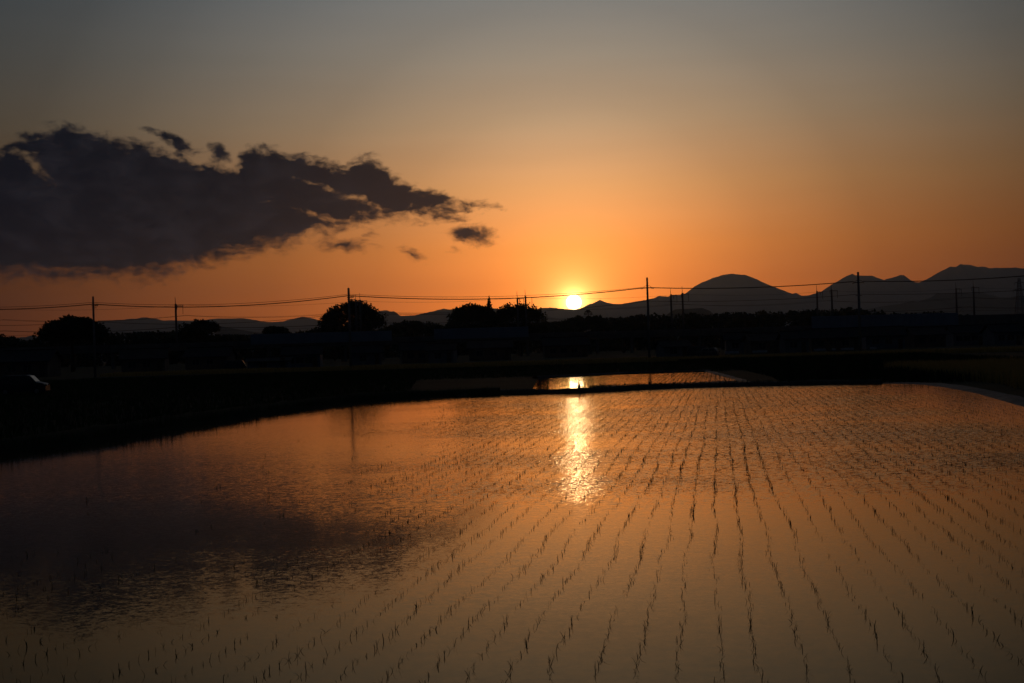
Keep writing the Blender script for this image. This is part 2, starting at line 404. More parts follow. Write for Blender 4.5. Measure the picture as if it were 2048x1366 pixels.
# banks between the paddies
def bund(name, line, width, height, m, seed, z0=-0.05, rough=0.18):
    pts = [Vector((*p, 0)) for p in line]; out = []; acc = 0
    for a, b in zip(pts, pts[1:]):
        n = max(1, int((b - a).length / 0.7))
        for k in range(n): out.append(a.lerp(b, k / n))
    out.append(pts[-1]); mb = MB(); N = len(out)
    prof = [(-0.5, 0.0), (-0.36, 0.62), (-0.2, 0.95), (0.0, 1.0), (0.22, 0.93), (0.38, 0.6), (0.5, 0.0)]
    for i, p in enumerate(out):
        t = (out[min(i + 1, N - 1)] - out[max(i - 1, 0)]).normalized(); s = Vector((-t.y, t.x, 0))
        wv = width * (1 + 0.12 * float(vnoise(i * 0.4, seed))); hv = height * (1 + rough * float(vnoise(i * 0.6, seed + 1)))
        for j, (u, h) in enumerate(prof):
            q = p + s * ((u + 0.5) * wv); q.z = z0 + h * (hv - z0) + (0.03 * float(vnoise(i * 1.3 + j * 7, seed + 2)) if 0 < j < 6 else 0); mb.v.append(tuple(q))
    for i in range(N - 1):
        for j in range(6):
            a = i * 7 + j; mb.f.append((a, a + 7, a + 8, a + 1))
    return tag(mb.build(name, m, smooth=True), None, kind='structure'), out
_, ldL = bund('bank', left_edge + far_edge[:3], 1.6, 0.34, 'ground', 3)
_, ldF = bund('bank', far_edge[1:], 1.2, 0.21, 'mud', 13)
_, ldR = bund('bank', [g2(1560, 770.6)] + far_edge[7:] + right_edge, 1.1, 0.035, 'wetmud', 23, -0.05, 1.3)
_, ldQ = bund('bank', far_paddy[4:7], -0.5, 0.10, 'wetmud', 33)
_, ldP = bund('bank', far_paddy[1:5], 0.9, 0.14, 'mud', 43)

def tufts_on(line, off, per, hlo, hhi, wid, z, lean=0.35):
    line = np.array([(p.x, p.y) for p in line]); seg = np.diff(line, axis=0); ln = np.hypot(*seg.T); tot = ln.sum()
    n = int(tot * per); s = rng.uniform(0, tot, n // 5); s = np.repeat(s, 5) + rng.normal(0, 0.05, (n // 5) * 5)
    s = np.clip(s, 0, tot - 1e-3); cum = np.concatenate([[0], np.cumsum(ln)]); i = np.clip(np.searchsorted(cum, s) - 1, 0, len(seg) - 1)
    q = line[i] + seg[i] * ((s - cum[i]) / ln[i])[:, None]; nrm = np.stack([-seg[i][:, 1], seg[i][:, 0]], 1) / ln[i][:, None]
    q = q + nrm * rng.uniform(off[0], off[1], len(q))[:, None]
    b = np.column_stack([q, np.full(len(q), z)]); hh = rng.uniform(hlo, hhi, len(q)) * (1 + 0.5 * vnoise(s * 0.35, 77))
    return blades(b, hh, rng.uniform(0, lean, len(q)), np.full(len(q), wid) * rng.uniform(0.6, 1.3, len(q)), 2, 0.6)
G = np.concatenate([tufts_on(ldL, (-0.05, 1.5), 130, 0.16, 0.42, 0.022, 0.10, 0.6), tufts_on(ldF, (0.1, 1.0), 110, 0.08, 0.26, 0.03, 0.10, 0.7)])
tag(quads_mesh('grass', G, 'grass'), 'rough grass growing along the dark banks of the paddies', kind='stuff')

def scatter(poly, n):
    xs = [p[0] for p in poly]; ys = [p[1] for p in poly]
    x = rng.uniform(min(xs), max(xs), n); y = rng.uniform(min(ys), max(ys), n); k = inpoly(x, y, poly); return x[k], y[k]
def crop(name, poly, dens_, hlo, hhi, wid, m, label, body_h=None):
    a = abs(sum(poly[i][0] * poly[(i + 1) % len(poly)][1] - poly[(i + 1) % len(poly)][0] * poly[i][1] for i in range(len(poly)))) / 2
    xs = [p[0] for p in poly]; ys = [p[1] for p in poly]; box = (max(xs) - min(xs)) * (max(ys) - min(ys))
    x, y = scatter(poly, int(box * dens_)); n = len(x)
    b = np.column_stack([x, y, np.full(n, -0.05)])
    V = blades(b, rng.uniform(hlo, hhi, n) * (1 + 0.12 * vnoise(x * 0.3 + y * 0.11, 5)), rng.uniform(0, 0.25, n), np.full(n, wid) * rng.uniform(0.6, 1.4, n), 2, 0.35)
    return tag(quads_mesh(name, V, m), label, kind='stuff')
left_field = [(lnear[0] - 2.2, 30), (lnear[0] - 45, 30), (-60, 180), (-12, 180), (-8, 118), (-6.5, 90), (-6.2, 74), (-9.5, 69), (-11.3, 62), (-13, 49)]
crop('grass', left_field, 16, 0.12, 0.34, 0.05, 'grass', 'dark grass field left of the flooded paddy')
ro = lambda y, o: (rfar[0] + sR * (y - rfar[1]) + o, y)
fe = far_edge[-1]; re0 = right_edge[0]
crop('green_crop', [(fe[0] + 1.5, fe[1] + 2.4), (re0[0] + 2.5, re0[1] + 1.5), (38, 84), (52, 182), (21, 182), (19.2, 118), (17.2, 95), (15.3, 80.5)], 14, 0.35, 0.6, 0.09, 'darkcrop', 'dark green crop standing beyond the right end of the far bank')
crop('barley', [ro(69, 3.2), ro(50, 2.4), (40, 50), (46, 100), (26, 100)], 40, 0.75, 0.92, 0.05, 'crop', 'ripening barley behind the right bank of the paddy')
crop('barley', [(-62, 212), (-20, 198), (20, 192), (80, 186), (85, 200), (20, 206), (-20, 212), (-62, 226)], 14, 0.5, 0.72, 0.12, 'crop', 'thin yellow strip of barley in front of the houses')
crop('grass', [(-8, 118), (18, 118), (50, 184), (-60, 190)], 8, 0.12, 0.3, 0.08, 'grass', 'dark meadow between the far paddy and the barley strip')

# ---------------------------------------------------------------- rice seedlings
ROW = R(8.2); rd = np.array([math.sin(ROW), math.cos(ROW)]); rs = np.array([math.cos(ROW), -math.sin(ROW)])
def hills(poly, smin, smax, tmin, tmax, phase, keep, margin=0.5):
    out = []
    for k in range(int(tmin / 0.3), int(tmax / 0.3) + 1):
        s = np.arange(smin, smax, 0.175) + rng.uniform(-0.03, 0.03)
        s = s + rng.normal(0, 0.018, len(s)); grp = (k + 3) // 6
        wob = 0.035 * vnoise(s * 0.33, 400 + grp) + 0.02 * vnoise(s * 1.2, 500 + k) + 0.03 * vnoise(s * 0.12, 600 + k)
        t = k * 0.3 + phase + wob + rng.normal(0, 0.010, len(s)) + (0.03 * (grp % 2) if True else 0)
        x = s * rd[0] + t * rs[0]; y = s * rd[1] + t * rs[1]
        vig = 0.8 * vnoise(s * 0.55, 700 + k) + 0.5 * vnoise(s * 0.13, 800 + grp) + 0.35 * rng.normal(0, 1, len(s))
        thin = np.clip((0.5 - x) / 4.0, 0, 1) * 1.1                          # sparser to the left
        m_ = inpoly(x, y, poly) & (vig > keep + thin * 1.1 + np.clip((y - 13) / 6, 0, 1) * np.clip((-x - 1) / 3, 0, 1) * 1.3 + np.clip((s - 30) / 30, 0, 1) * 0.35)
        out.append(np.column_stack([x[m_], y[m_], vig[m_]]))
    return np.concatenate(out)
off = gpt(1433, 1366); ph = (off.x * rs[0] + off.y * rs[1]) % 0.3
inner = [(p[0] * 0.97, p[1] - 0.8) for p in paddy]
HL = hills(inner, 5.0, 76, -20, 16, ph, -1.35)
# which are in the picture
rel = np.column_stack([HL[:, 0], HL[:, 1], np.full(len(HL), -H)])
zz = rel @ np.array(fwd); pxx = CX + F * (rel @ np.array(cr)) / zz; pyy = CY - F * (rel @ np.array(cu)) / zz
vis = (pxx > -60) & (pxx < 2110) & (pyy < 1400)
HL = HL[vis]; zz = zz[vis]; pyy = pyy[vis]; pxx = pxx[vis]
inframe = (pxx > 4) & (pxx < 2044) & (pyy < 1362)
order = np.argsort(np.where(inframe, zz, 1e9)); near_i = order[:300]
rest = np.ones(len(HL), bool); rest[near_i] = False

def hill_blades(P, z0=-0.01, size=1.0, nb=4, width=0.0055, segs=3, jit=0.012):
    n = len(P); B = np.repeat(np.arange(n), nb); vig = np.repeat(P[:, 2], nb)
    kk = rng.uniform(0, 1, len(B)) < np.clip(0.62 + 0.25 * vig, 0.35, 1.0); B = B[kk]; vig = vig[kk]
    b = np.column_stack([P[B, 0] + rng.normal(0, jit, len(B)), P[B, 1] + rng.normal(0, jit, len(B)), np.full(len(B), z0)])
    hh = rng.uniform(0.03, 0.085, len(B)) * (0.9 + 0.25 * np.clip(vig, -0.6, 1.2)) * size
    lean = np.abs(rng.normal(0, 0.30, len(B))); flop = rng.uniform(0, 1, len(B)) < 0.16; lean = np.where(flop, rng.uniform(0.9, 1.45, len(B)), lean)
    return blades(b, hh, lean, np.full(len(B), width) * rng.uniform(0.6, 1.2, len(B)), segs, 0.33)
variants = []
for k in range(16):
    n = random.choice([2, 3, 3, 4, 4, 5]); P = np.array([[0.0, 0.0, random.uniform(0.0, 1.0)]])
    V = hill_blades(P, size=1.05, nb=n + 2, width=0.0064, segs=4, jit=0.002)
    if len(V) == 0: V = hill_blades(P + [[0, 0, 3]], nb=3, segs=4)
    me_o = quads_mesh('rice_seedling', V, 'rice'); variants.append(me_o.data); bpy.data.objects.remove(me_o)
for i in near_i:
    o = bpy.data.objects.new('rice_seedling', variants[random.randrange(16)]); C.objects.link(o)
    o.location = (HL[i, 0], HL[i, 1], 0.0); o.rotation_euler = (0, 0, random.uniform(0, 6.28)); sc_ = random.uniform(0.8, 1.2); o.scale = (sc_, sc_, sc_)
    tag(o, 'slender young rice seedling in the nearest stretch of the planted rows', 'seedling', 'rice seedlings planted in rows in the near paddy')
Q = HL[rest]; zr = zz[rest]
parts = []
for lo, hi, nb, wd, sg in ((0, 18, 5, 0.0066, 3), (18, 32, 4, 0.0095, 2), (32, 90, 3, 0.0105, 2)):
    s_ = (zr >= lo) & (zr < hi); parts.append(hill_blades(Q[s_], nb=nb, width=wd, segs=sg, size=0.95 if hi < 40 else 0.8))
tag(quads_mesh('rice_seedlings', np.concatenate(parts), 'rice'), 'long converging rows of rice seedlings across the rest of the near paddy', kind='stuff')
FH = hills([(p[0] * 0.97 + 0.2, p[1] - 0.4) for p in far_paddy], 72, 118, -22, 6, 0.1, -1.2)
tag(quads_mesh('rice_seedlings', hill_blades(FH, nb=3, width=0.024, segs=1, size=1.0), 'rice'), 'fine rows of rice seedlings in the small far paddy', kind='stuff')

# ---------------------------------------------------------------- mountains
def ridge(name, prof, dist, depth, seed, rough=10.0, m='mount'):
    """a mountain range: its skyline stands at depth `dist`, slopes fall away on both sides"""
    pts = [at(px, py, dist) for px, py in prof]; xs = np.array([p.x for p in pts]); zs = np.array([p.z for p in pts])
    n = max(120, int((xs[-1] - xs[0]) / 10)); X = np.linspace(xs[0], xs[-1], n); Z = np.interp(X, xs, zs)
    Z = Z + rough * 0.35 * (vnoise(X / 60, seed) + 0.5 * vnoise(X / 25, seed + 1))
    J = 27; V = np.zeros((J, n, 3))
    for j in range(J):
        u = -1 + 2 * j / (J - 1); fall = (1 - abs(u) ** 0.9) if abs(u) > 1e-6 else 1.0
        fall = max(0.0, (1 - abs(u))) ** 1.35
        spur = 1 + 0.30 * min(1.0, max(0.0, abs(u) - 0.1) * 4) * (1 - abs(u)) * (vnoise(X / (dist * 0.022) + j * 0.12, seed + 5) * 0.5 + vnoise(X / (dist * 0.009) + j * 0.2, seed + 6) * 0.3)
        V[j, :, 0] = X; V[j, :, 1] = dist + u * depth + (1 - abs(u)) * 0.10 * depth * vnoise(X / (dist * 0.03), seed + 9) * (1 if abs(u) > 0.04 else 0)
        V[j, :, 2] = np.maximum(-2.0, Z * fall * spur * (0.985 if abs(u) > 0.01 else 1)) if abs(u) < 0.999 else -2.0
    vs = V.reshape(-1, 3); fs = [(j * n + i, j * n + i + 1, (j + 1) * n + i + 1, (j + 1) * n + i) for j in range(J - 1) for i in range(n - 1)]
    me = bpy.data.meshes.new(name); me.from_pydata(vs.tolist(), [], fs); me.update()
    me.polygons.foreach_set('use_smooth', [True] * len(me.polygons))
    return tag(link(name, me, m), None, kind='structure')
RA = [(1040, 625), (1080, 617), (1100, 614.5), (1130, 619), (1160, 618), (1178, 609), (1200, 600), (1210, 604), (1222, 607), (1238, 608), (1248, 607), (1270, 603), (1290, 600), (1310, 596), (1318, 592), (1335, 593), (1345, 590), (1355, 590), (1368, 588), (1380, 580),
      (1400, 566), (1425, 556), (1447, 549), (1465, 548), (1490, 549), (1505, 555), (1520, 562), (1535, 568), (1560, 579), (1585, 588), (1593, 586), (1602, 591), (1620, 590), (1640, 584), (1668, 566), (1690, 554), (1705, 548), (1712, 550), (1745, 552), (1755, 556), (1768, 560),
      (1785, 555), (1800, 550), (1808, 551), (1820, 560), (1830, 564), (1840, 564), (1848, 560), (1865, 552), (1890, 538), (1900, 533), (1912, 534), (1922, 528), (1940, 529), (1955, 533), (1970, 533), (1978, 536), (1990, 536), (2010, 535), (2048, 536), (2120, 541), (2250, 560), (2400, 600)]
ridge('mountain_range', RA, 13500, 2600, 11)
ridge('mountain_range', [(1660, 634), (1700, 625), (1740, 617), (1775, 612), (1800, 607), (1825, 601), (1835, 603), (1860, 596), (1875, 588), (1900, 585), (1925, 584), (1940, 586), (1955, 583), (1975, 588), (2000, 595), (2020, 594), (2048, 592), (2120, 598), (2300, 630)], 7000, 1500, 21)
ridge('hill', [(1325, 640), (1335, 628), (1350, 619), (1380, 617), (1405, 616), (1420, 622), (1432, 632), (1440, 642)], 4200, 350, 31, 4)
ridge('mountain_range', [(-200, 668), (-60, 672), (0, 678), (50, 674), (62, 671), (80, 674), (150, 655), (195, 642), (210, 641), (225, 641), (260, 638), (290, 635), (310, 638), (330, 641), (350, 641), (400, 640), (440, 637), (480, 636), (500, 638), (520, 643), (535, 645), (565, 643), (590, 636), (605, 633), (615, 634), (640, 641), (680, 654), (720, 668)], 12500, 2300, 41)
ridge('mountain_range', [(700, 640), (735, 628), (760, 621), (772, 620), (780, 624), (788, 623), (800, 632), (812, 631), (830, 631), (850, 626), (870, 622), (888, 617), (900, 619), (925, 616), (945, 614), (1000, 618), (1060, 624), (1120, 638), (1160, 646)], 10500, 1700, 51)
ridge('hill', [(440, 652), (470, 657), (500, 663), (540, 668), (600, 672)], 5500, 400, 61, 4)

# ---------------------------------------------------------------- trees
def leafcloud(lobes, n, size, shell=0.45):
    """lobes: (cx,cy,cz,rx,ry,rz); leaf clusters spread through them, more near the surface"""
    wts = np.array([l[3] * l[5] for l in lobes]); wts /= wts.sum(); idx = rng.choice(len(lobes), n, p=wts); L = np.array(lobes)[idx]
    d = rng.normal(size=(n, 3)); d /= np.linalg.norm(d, axis=1)[:, None]
    r = np.clip(1 - np.abs(rng.normal(0, shell, n)), 0.05, 1.12); lump = 1 + 0.10 * vnoise(d[:, 0] * 4 + d[:, 2] * 3 + idx * 9, 31) + 0.07 * vnoise(d[:, 2] * 9 + d[:, 1] * 5 + idx * 5, 32)
    P = L[:, :3] + d * L[:, 3:] * (r * lump)[:, None]
    a = rng.normal(size=(n, 3)); a /= np.linalg.norm(a, axis=1)[:, None]; b = np.cross(a, rng.normal(size=(n, 3))); b /= np.linalg.norm(b, axis=1)[:, None]
    s = size * rng.uniform(0.5, 1.3, n)[:, None]
    return np.stack([P - a * s, P - b * s * 0.6, P + a * s, P + b * s * 0.6], 1)
def crown_lobes(wd, hg, z0, k, seed, dome=0.95):
    r_ = random.Random(seed); L = [(0, 0, z0 + hg * 0.42, wd * 0.36, wd * 0.34, hg * 0.42)]
    for i in range(k):
        q = math.pi * r_.uniform(0.0, 1.0); a = r_.uniform(0, 6.283); rr = wd * r_.uniform(0.09, 0.17)
        R1 = wd / 2 - rr * 0.8
        ex = math.cos(q); ez = math.sin(q)
        x = ex * R1 * (1 if i % 2 else math.cos(a)); y = math.sin(a) * R1 * 0.7 * (0.4 + 0.6 * abs(ez))
        z = z0 + rr * 0.7 + max(0.0, ez) ** dome * (hg - rr * 1.75) * r_.uniform(0.86, 1.0) * math.sqrt(max(0.05, 1 - (abs(y) / (wd * 0.55)) ** 2))
        L.append((x, y, z, rr * r_.uniform(1.0, 1.4), rr, rr * r_.uniform(0.7, 0.95)))
    return L
def tree(px, ptop, width_px, pbase_crown, Y, label, seed, n=7000, k=26, name='broadleaf_tree', leafs=0.42, group=None, grow=1.03, dome=0.95):
    topz = at(px, ptop, Y).z; botz = max(1.2, at(px, pbase_crown, Y).z); X = at(px, (ptop + pbase_crown) / 2, Y).x; wd = width_px * grow * Y / F
    t = thing(name, (X, Y, -0.05), label, 'tree', group)
    mb = MB(); tr = max(0.18, wd * 0.022); mb.tube([(0, 0, 0), (0.1, 0, botz * 0.6), (0, 0, botz + (topz - botz) * 0.35), (0.2, 0, botz + (topz - botz) * 0.75)], [tr * 1.3, tr, tr * 0.7, tr * 0.25], 9)
    r_ = random.Random(seed + 5)
    for i in range(9):
        a = r_.uniform(0, 6.28); h0 = botz * r_.uniform(0.6, 1.1) + (topz - botz) * r_.uniform(0, 0.3); l = wd * r_.uniform(0.25, 0.42)
        mb.tube([(0, 0, h0), (math.cos(a) * l * 0.5, math.sin(a) * l * 0.5, h0 + (topz - h0) * 0.35), (math.cos(a) * l, math.sin(a) * l, h0 + (topz - h0) * r_.uniform(0.5, 0.8))], [tr * 0.45, tr * 0.3, tr * 0.1], 6)
    mb.build('trunk', 'bark', t, True)
    V = leafcloud(crown_lobes(wd, topz - botz, botz, k, seed, dome), n, leafs)
    quads_mesh('crown', V, 'leaf', t)
    return t
tree(143, 623, 128, 690, 330, 'broad domed tree at the far left, under the leftmost utility pole', 1, 9000, 30)
tree(402, 635, 92, 678, 470, 'low rounded tree just right of the paired masts at left', 2, 5000, 22)
tree(550, 650, 52, 672, 480, 'small rounded tree poking above the left noise barrier', 3, 3000, 14, leafs=0.5)
tree(705, 592, 122, 668, 470, 'big round tree with the utility pole rising behind its crown', 4, 14000, 44)
tree(944, 598, 96, 668, 480, 'left broadleaf tree of the clump beside the sun', 5, 9000, 34, dome=0.7)
tree(1036, 596, 116, 676, 485, 'right, airier broadleaf tree of the clump nearest the sun', 6, 7500, 38, dome=0.7)
tree(905, 640, 40, 672, 470, 'low bush like tree at the left foot of the clump beside the sun', 8, 2500, 10, name='shrub_tree')
tree(668, 643, 70, 675, 500, 'low tree spreading at the left foot of the big round tree', 9, 3500, 14)
tree(1085, 640, 50, 672, 470, 'low tree at the right foot of the clump, left of the sun', 10, 2500, 12)
# conifer
ct = at(978, 593, 478); t = thing('conifer', (ct.x, 478, -0.05), 'pointed dark conifer standing up between the two broadleaf trees by the sun', 'tree')
MB().tube([(0, 0, 0), (0, 0, ct.z)], [0.3, 0.04], 8).build('trunk', 'bark', t, True)
cl = []
for i in range(20):
    f = i / 19; cl.append((random.uniform(-.1, .1), random.uniform(-.1, .1), 5 + f * (ct.z - 5.3), 3.2 * (1 - f) ** 0.75 + 0.12, 3.2 * (1 - f) ** 0.75 + 0.12, 0.6))
quads_mesh('crown', leafcloud(cl, 3800, 0.33), 'needle', t)
# sparse umbrella-shaped tree on the skyline right of the sun
ut = at(1176, 620, 620); t = thing('umbrella_tree', (ut.x, 620, -0.05), 'thin tree with a sparse drooping crown on the skyline just right of the sun', 'tree')
mb = MB().tube([(0, 0, 0), (0, 0, ut.z - 1.0)], [0.25, 0.12], 7)
UV = []
for i in range(12):
    a = i * 6.283 / 12; pts = [(0, 0, ut.z - 2.2)] + [(math.cos(a) * 1.75 * math.sin(q), math.sin(a) * 1.75 * math.sin(q), ut.z - 1.9 + 1.8 * math.cos(q)) for q in (0.35, 0.8, 1.25, 1.6)]
    mb.tube(pts, 0.05, 5); UV += [(p[0], p[1], p[2], 0.3, 0.3, 0.25) for p in pts[1:]]
mb.build('trunk', 'bark', t, True); quads_mesh('crown', leafcloud(UV, 620, 0.16), 'leaf', t)
# the wood along the skyline
WP = [(-60, 664), (0, 668), (25, 672), (45, 678), (80, 681), (206, 668), (240, 664), (345, 662), (450, 668), (500, 669), (530, 664), (590, 663), (640, 655), (765, 657), (790, 648), (815, 641), (850, 643), (880, 646), (905, 650), (1090, 644), (1100, 640), (1112, 643), (1125, 640), (1150, 632), (1176, 632), (1200, 632), (1212, 636), (1227, 632), (1245, 635), (1268, 630), (1290, 626),
      (1315, 627), (1341, 633), (1356, 629), (1385, 626), (1425, 629), (1438, 627), (1452, 622), (1487, 625), (1508, 627), (1524, 621), (1553, 623), (1581, 621), (1598, 618), (1613, 621), (1631, 617), (1644, 622), (1666, 620), (1683, 615), (1710, 614), (1725, 616), (1754, 623), (1787, 627), (1820, 627), (1842, 624), (1875, 623), (1892, 626), (1940, 632), (2110, 634)]
WY = 640.0; wl = []
wp = [at(a, b, WY) for a, b in WP]; wx = np.array([p.x for p in wp]); wz = np.array([p.z for p in wp])
X = wx[0]
while X < wx[-1]:
    z = float(np.interp(X, wx, wz)); r_ = random.uniform(1.3, 3.4); Yj = WY + random.uniform(-8, 10)
    wl.append((X, Yj, z - r_ * 0.85, r_ * 1.15, r_, r_ * 0.85)); 
    zc = z - r_ * 1.6
    while zc > 0: wl.append((X + random.uniform(-1, 1), Yj + random.uniform(-4, 4), zc, 3.2, 3, 2.4)); zc -= 3.0
    X += r_ * 0.75
tag(quads_mesh('woodland', leafcloud(wl, 120000, 0.8), 'leaf'), 'dark wood running along the skyline behind the viaduct', kind='stuff')

# ---------------------------------------------------------------- railway viaduct
SK = R(13.0); Y0 = 428.0; VD = Vector((math.cos(SK), math.sin(SK), 0)); VN = Vector((-math.sin(SK), math.cos(SK), 0))
def rail(s, n=0.0, z=0.0): return Vector((0, Y0, 0)) + VD * s + VN * n + Vector((0, 0, z))
via = thing('viaduct', (0, Y0, -0.05), 'long low concrete railway viaduct crossing behind the houses', 'viaduct', rz=SK)
LEN = 470.0
MB().box((10, 5.3, 5.2), (LEN, 11.2, 1.0)).build('deck', 'conc', via)
for s in (-0.55, 11.15): MB().box((10, s, 6.25), (LEN, 0.25, 1.1)).build('parapet', 'conc', via)
for i in range(42):
    x = -215 + i * 11.0; p = MB()
    p.box((x, 1.2, 2.35), (0.8, 0.8, 4.7)); p.box((x, 9.4, 2.35), (0.8, 0.8, 4.7)); p.box((x, 5.3, 4.35), (0.7, 10, 0.66)); p.build('pier', 'conc', via)
def s_at(px):                                   # distance along the viaduct seen at that column
    t_ = (px - CX) / F; return Y0 * t_ / (math.cos(SK) - t_ * math.sin(SK))
for a, b, ztop in ((502, 783, 8.75), (868, 1056, 8.9), (1622, 1915, 9.7)):
    s0, s1 = s_at(a), s_at(b); q = MB(); q.box(((s0 + s1) / 2, -0.85, (5.75 + ztop) / 2), (s1 - s0, 0.14, ztop - 5.75))
    k = s0
    while k < s1: q.box((k, -0.98, (5.7 + ztop) / 2), (0.16, 0.12, ztop - 5.8)); k += 2.0
    tag(q.build('noise_barrier', 'barrier', via), None)
s0, s1 = s_at(1916), s_at(2120); MB().box(((s0 + s1) / 2, -0.85, 7.2), (s1 - s0, 0.14, 3.1)).build('noise_barrier', 'conc', via)

PAIRS = [('at the far left', 0), ('behind the big round tree', 1), ('rising from the clump beside the sun', 2), ('just right of the first tall pole right of the sun', 3), ('left of the rightmost utility pole', 4), ('in front of the highest mountain at right', 5)]
ks = [-2, -1, 0, 1, 2, 3]; s_ref = s_at(1053.5)
def mast(s, n, face, label):
    p = rail(s, n, 5.7); t = thing('catenary_mast', p, label, 'mast', 'catenary masts in pairs along the viaduct', rz=SK)
    MB().tube([(0, 0, -0.1), (0, 0, 12.3)], [0.34, 0.27], 10).build('pole', 'conc', t, True)
    MB().tube([(-0.05, 0, 12.2), (-0.1, 0, 14.3)], [0.09, 0.05], 6).build('lightning_rod', 'steel', t)
    b = MB(); b.box((0.3, face * 0.9, 12.0), (0.16, 1.9, 0.2)); b.box((1.0, 0.1, 11.95), (2.2, 0.16, 0.16)); b.tube([(2.0, 0.1, 11.9), (2.0, 0.1, 9.6)], 0.08, 6)
    b.build('top_bracket', 'steel', t)
    MB().tube([(0.3, face * 1.8, 11.9), (0.3, face * 1.8, 10.9)], [0.12, 0.12], 8).build('insulator', 'insul', t)
    c = MB(); sg = 1 if face > 0 else -1
    c.tube([(0, 0, 5.4), (0.6, face * 2.8, 5.9)], 0.06, 6); c.tube([(0, 0, 3.3), (0.6, face * 2.9, 5.6)], 0.06, 6); c.tube([(0.4, face * 1.6, 4.6), (0.7, face * 3.1, 4.4)], 0.04, 6)
    c.build('cantilever_arm', 'steel', t); return t
for nm, i in PAIRS:
    s = s_ref + ks[i] * 50.0
    if i == 0: s = s_at(353.5)
    mast(s, -0.1, 1, 'near mast of the pair ' + nm)
    mast(s, 10.6, -1, 'far mast of the pair ' + nm)
def wire_line(name, spans, rad, label, cat='wire', m='wire'):
    mb = MB()
    for a, b, sag in spans:
        a = Vector(a); b = Vector(b); pts = []
        for k in range(17):
            f = k / 16; p = a.lerp(b, f); p.z -= sag * 4 * f * (1 - f); pts.append(p)
        mb.tube(pts, rad, 4)
    return tag(mb.build(name, m), label, cat)
SS = [s_ref + k * 50 for k in range(-5, 6)]
for n, z, sag, rad, lb in ((2.9, 11.6, 0.9, 0.035, 'messenger wire sagging between the masts over the near track'), (3.2, 10.2, 0.1, 0.03, 'lowest straight contact wire over the near track'), (7.6, 11.6, 0.9, 0.035, 'messenger wire sagging between the masts over the far track'),
                         (1.8, 14.6, 1.1, 0.035, 'feeder wire hung from the tops of the nearer masts'), (8.8, 14.9, 1.0, 0.03, 'feeder wire hung from the tops of the farther masts'), (-0.1, 17.6, 0.8, 0.025, 'thin earth wire along the tips of the nearer masts')):
    wire_line('overhead_wire', [(rail(a, n, z), rail(b, n, z), sag) for a, b in zip(SS, SS[1:])], rad, lb)

# ---------------------------------------------------------------- utility poles and their lines
def upole(px, ptop, Y, label, style, wide=0.17):
    T = at(px, ptop, Y); t = thing('utility_pole', (T.x, Y, -0.06), label, 'pole', 'utility poles along the lane'); Hh = T.z + 0.06
    MB().tube([(0, 0, 0), (0, 0, Hh)], [wide * 1.15, wide * 0.8], 12).build('pole', 'pole', t, True)
    if style == 'strain':
        za = Hh - 1.5; b = MB().box((0, -0.1, za), (1.5, 0.12, 0.12)); b.box((0, -0.1, za - 1.9), (0.9, 0.09, 0.09)); b.build('crossarm', 'steel', t)
        for sg in (-1, 1):
            q = MB()
            for j in range(5): x = sg * (0.35 + 0.12 * j); q.tube([(x, -0.1, za + 0.03 - 0.035 * j), (x + sg * 0.07, -0.1, za + 0.01 - 0.035 * j)], [0.11, 0.06], 8)
            q.build('insulator', 'insul', t)
        MB().tube([(-0.75, -0.1, za - 0.1), (-0.45, -0.1, za + 0.22), (-0.1, -0.1, za + 0.34), (0.1, -0.1, za + 0.34), (0.45, -0.1, za + 0.22), (0.75, -0.1, za - 0.1)], 0.03, 6).build('jumper_wire', 'wire', t)
    else:
        za = Hh - 1.35; b = MB().box((0.25, -0.1, za), (0.95, 0.12, 0.12)); b.box((0.15, -0.1, za - 0.3), (0.7, 0.08, 0.08)); b.build('crossarm', 'steel', t)
        for x in (0.35, 0.65): MB().tube([(x, -0.1, za), (x, -0.1, za + 0.28)], [0.05, 0.09], 8).build('insulator', 'insul', t)
    return Vector((T.x, Y, Hh - 0.06))
P0_ = upole(186, 593, 205, 'leftmost slim utility pole, above the domed tree', 'pin')
P1_ = upole(697, 576, 205, 'utility pole rising out of the top of the big round tree', 'pin', 0.19)
P2_ = upole(1294, 555, 205, 'tall utility pole to the right of the sun with looped jumper wires', 'strain')
P3_ = upole(1716, 544, 205, 'tallest looking utility pole at right, against the mountains', 'strain', 0.2)
PL = at(-330, 600, 215); PR = at(2330, 520, 170)
def attach(P, dz, dx=0): return Vector((P.x + dx, P.y - 0.1, P.z - dz))
wire_line('power_line', [(PL, attach(P0_, 1.1), 1.1), (attach(P0_, 1.1), attach(P1_, 1.1), 0.95), (attach(P1_, 1.1), attach(P2_, 1.5, -0.7), 1.0), (attach(P2_, 1.5, 0.7), attach(P3_, 1.35, -0.7), 0.42), (attach(P3_, 1.35, 0.7), PR, 0.8)], 0.06, 'thick bundled power line strung between the utility poles', 'power line')
wire_line('power_line', [(PL + Vector((0, 0, .25)), attach(P0_, .85), 1.0), (attach(P0_, .85), attach(P1_, .9), .85), (attach(P1_, .9), attach(P2_, 1.4, -.7), .82)], 0.025, 'thinner upper power wire strung just above the thick one, left of the sun', 'power line')
wire_line('telephone_line', [(PL - Vector((0, 0, 2.4)), attach(P0_, 3.6), 1.0), (attach(P0_, 3.6), attach(P1_, 3.6), 0.9), (attach(P1_, 3.6), attach(P2_, 3.4), 0.9), (attach(P2_, 3.4), attach(P3_, 3.2), 0.4), (attach(P3_, 3.2), PR - Vector((0, 0, 2.2)), 0.6)], 0.028, 'thin telephone line slung lower on the utility poles', 'telephone line')

